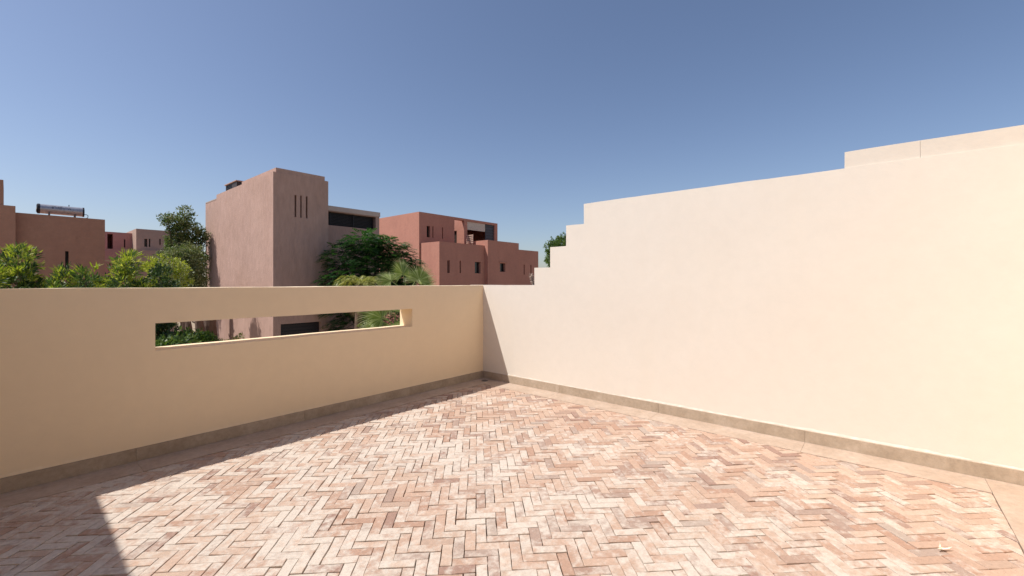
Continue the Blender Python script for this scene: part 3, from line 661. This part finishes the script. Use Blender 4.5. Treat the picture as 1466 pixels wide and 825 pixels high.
# fan palm ---------------------------------------------------------------
def fan(hub, axis, face, R, nseg=34, spread=235, split=.45, fold=.12, droop=.25):
    """one costapalmate leaf. hub = base of the blade, axis = middle direction, face = plane normal"""
    hub, axis, face = Vector(hub), Vector(axis).normalized(), Vector(face).normalized()
    face = (face - axis * face.dot(axis)).normalized(); side = axis.cross(face); V, F = [], []
    for k in range(nseg):
        a = math.radians((k / (nseg - 1) - .5) * spread); da = math.radians(spread / (nseg - 1)) * .53
        r = R * (1 - .18 * abs(a / math.radians(spread / 2)) ** 2) * random.uniform(.93, 1.05)
        def P(rr, an, lift=0):
            q = hub + (axis * math.cos(an) + side * math.sin(an)) * rr + face * lift
            q.z -= droop * max(0, rr / R - split) ** 2 * R * 2; return q
        b = len(V); m = split * r
        V += [P(.02 * R, a), P(m, a - da, -fold * m * .35), P(m, a, fold * m * .35), P(m, a + da, -fold * m * .35), P(r * .8, a - da * .2), P(r * .8, a + da * .2), P(r, a + random.uniform(-.02, .02))]
        F += [(b, b + 1, b + 2), (b, b + 2, b + 3), (b + 1, b + 4, b + 2), (b + 2, b + 4, b + 5), (b + 2, b + 5, b + 3), (b + 4, b + 6, b + 5)]
    return V, F
right = Vector((.6488, -.7611, 0)); toward = Vector((-.761, -.6488, 0)); UP = Vector((0, 0, 1))
def fan_palm(label, base, CR, fans, sc=1.0):
    fp = thing('fan_palm', label, 'palm', base, 'fan palms behind the parapet'); CR = Vector(CR)
    V, F = tube([base, (base[0] + .02, base[1] - .02, -1.5), (CR.x, CR.y, CR.z - .05)], [.17, .14, .13], 12); pyd('trunk', V, F, PBARK, fp)
    for (s, L_, R_, ax, fc) in fans:
        cv = lambda q: right * q[0] + toward * q[1] + UP * q[2]
        sdv = cv(s).normalized(); hub = CR + sdv * L_ * sc
        V, F = fan(hub, cv(ax), cv(fc), R_ * sc); pyd('fan_leaf', V, F, L_PALM, fp)
        V, F = tube([CR + sdv * .05, CR + sdv * L_ * sc * .5 + UP * .03, hub], [.022, .014, .01], 5); pyd('leaf_stalk', V, F, L_PALM, fp)
fans = [  # direction of the stalk (right, toward, up), length, blade radius, blade axis, blade face
    ((.62, .1, .8), .55, .56, (.25, .0, 1), (.05, 1, .15)), ((-.18, .15, 1), .62, .60, (-.25, 0, 1), (.93, .4, 0)),
    ((-.7, .1, .65), .62, .50, (-.8, 0, .45), (.2, .6, .8)), ((-.85, .5, .15), .55, .52, (-.95, .1, -.05), (.1, .5, .9)),
    ((.9, .4, .1), .55, .52, (.9, .2, -.35), (-.1, .8, .6)), ((.1, .9, .1), .45, .52, (.1, .5, -.75), (0, 1, .5)),
    ((-.5, .8, -.1), .5, .5, (-.6, .3, -.8), (-.2, .9, .3)), ((.55, .7, -.15), .5, .52, (.6, .3, -.8), (.1, .9, .3)),
    ((.9, .1, .55), .5, .48, (.95, 0, .3), (-.1, .8, .6)), ((-.95, .1, -.3), .5, .5, (-.7, .1, -.75), (-.4, .9, .1)), ((.3, -.6, .8), .6, .5, (.3, -.6, .7), (0, .5, .5))]
fan_palm('tall fan palm with spiky rounded leaves showing above the parapet', (7.32, 10.15, GZ), (7.32, 10.10, .92), fans)
low = [((.5, .3, .6), .4, .5, (.5, .1, .6), (.1, 1, .3)), ((-.6, .3, .5), .4, .5, (-.7, .1, .3), (.2, .8, .6)), ((.9, .3, .0), .45, .5, (.9, .1, -.2), (-.1, .8, .7)), ((0, .8, .1), .35, .5, (0, .4, -.6), (0, 1, .5)),
       ((-.9, .3, -.1), .4, .45, (-.9, .1, -.3), (.1, .8, .7)), ((.6, .6, -.3), .4, .5, (.6, .2, -.8), (.1, .9, .3)), ((.1, .2, .9), .4, .45, (.1, 0, 1), (0, 1, .2)), ((.9, .0, .5), .5, .5, (.9, 0, .4), (0, .9, .5))]
fan_palm('low fan palm filling the right end of the slot', (6.25, 9.15, GZ), (6.25, 9.15, .22), low + [((-.3, .5, .3), .4, .5, (-.3, .4, .2), (0, 1, .5)), ((.4, .6, .2), .45, .5, (.5, .4, .1), (0, 1, .6)), ((1, .1, .2), .6, .5, (1, 0, .1), (0, .9, .5)), ((.8, .6, -.2), .5, .5, (.8, .2, -.6), (0, 1, .4))], 1.15)
# feather palm ------------------------------------------------------------
def feather_palm(name, label, base, crown, n, Lf, seed, mtl, dead=0):
    t = thing(name, label, 'palm', base); C = Vector(crown); rr = random.Random(seed)
    V, F = tube([base, (C + Vector(base)) / 2, C], [.13, .11, .10], 10); pyd('trunk', V, F, PBARK, t)
    for k in range(n + dead):
        a = k * 2.399 + rr.uniform(-.2, .2); up = rr.uniform(.5, 1.5) if k < n else -1.2
        L_ = Lf * rr.uniform(.8, 1.1); d = Vector((math.cos(a), math.sin(a), 0)); pts = []
        v = (d + UP * up).normalized(); p = C.copy()
        for i in range(13):
            pts.append(p.copy()); p = p + v * L_ / 12; v = (v + Vector((0, 0, -.19 if k < n else -.3))).normalized()
        V, F = tube(pts, [.012 * (1 - i / 14) for i in range(13)], 5)
        parts = [(V, F)]
        for i in range(2, 13):
            for h in (0, .5):
                if i == 12 and h: continue
                c = pts[i].lerp(pts[min(12, i + 1)], h); tg = (pts[i] - pts[i - 1]).normalized(); sd_ = tg.cross(UP).normalized(); q = sd_.cross(tg)
                ll_ = Lf * .36 * math.sin(math.pi * (.12 + .85 * i / 13)) ** .6
                for s in (-1, 1):
                    dd = (sd_ * s * .8 + tg * .5 + q * rr.uniform(0, .45)).normalized(); w = tg * .014
                    e = c + dd * ll_; e.z -= ll_ * .35; mdp = c + dd * ll_ * .5
                    parts.append(([c - w * .5, mdp - w, e, mdp + w], [(0, 1, 2, 3)]))
        V, F = merge(*parts); pyd('frond' if k < n else 'dead_frond', V, F, mtl if k < n else L_DEAD, t)
    return t
feather_palm('feather_palm', 'small yellow green palm with arching feathery fronds under the dark tree', (6.85, 12.1, GZ), (6.95, 12.0, 1.22), 9, .85, 5, L_FEATH, 7)
feather_palm('feather_palm', 'low yellow feathery palm between the arching palm and the fan palm', (7.15, 11.6, GZ), (7.15, 11.6, .85), 10, .6, 8, L_FEATH, 3)
# dried plume behind the parapet beside the first step
pl = thing('dried_plume', 'pale dried flower plume standing behind the parapet at the first wall step', 'plant', (4.78, 3.66, GZ))
V, F = tube([(4.78, 3.66, GZ), (4.80, 3.67, 0), (4.79, 3.68, 1.22), (4.775, 3.70, 1.40)], [.012, .008, .005, .003], 6); pyd('stem', V, F, FLUFF, pl)
n = 900; tt = RS.rand(n); c = np.stack([4.79 - .03 * tt, 3.68 + .025 * tt, 1.20 + .20 * tt], 1)
rad = .012 + .024 * tt; dd = rand_dirs(n)
V, F = leaves(c + dd * rad[:, None] * RS.rand(n)[:, None], rand_dirs(n, .6), .016, .008); np_mesh('plume', V, F, [FLUFF], pl)
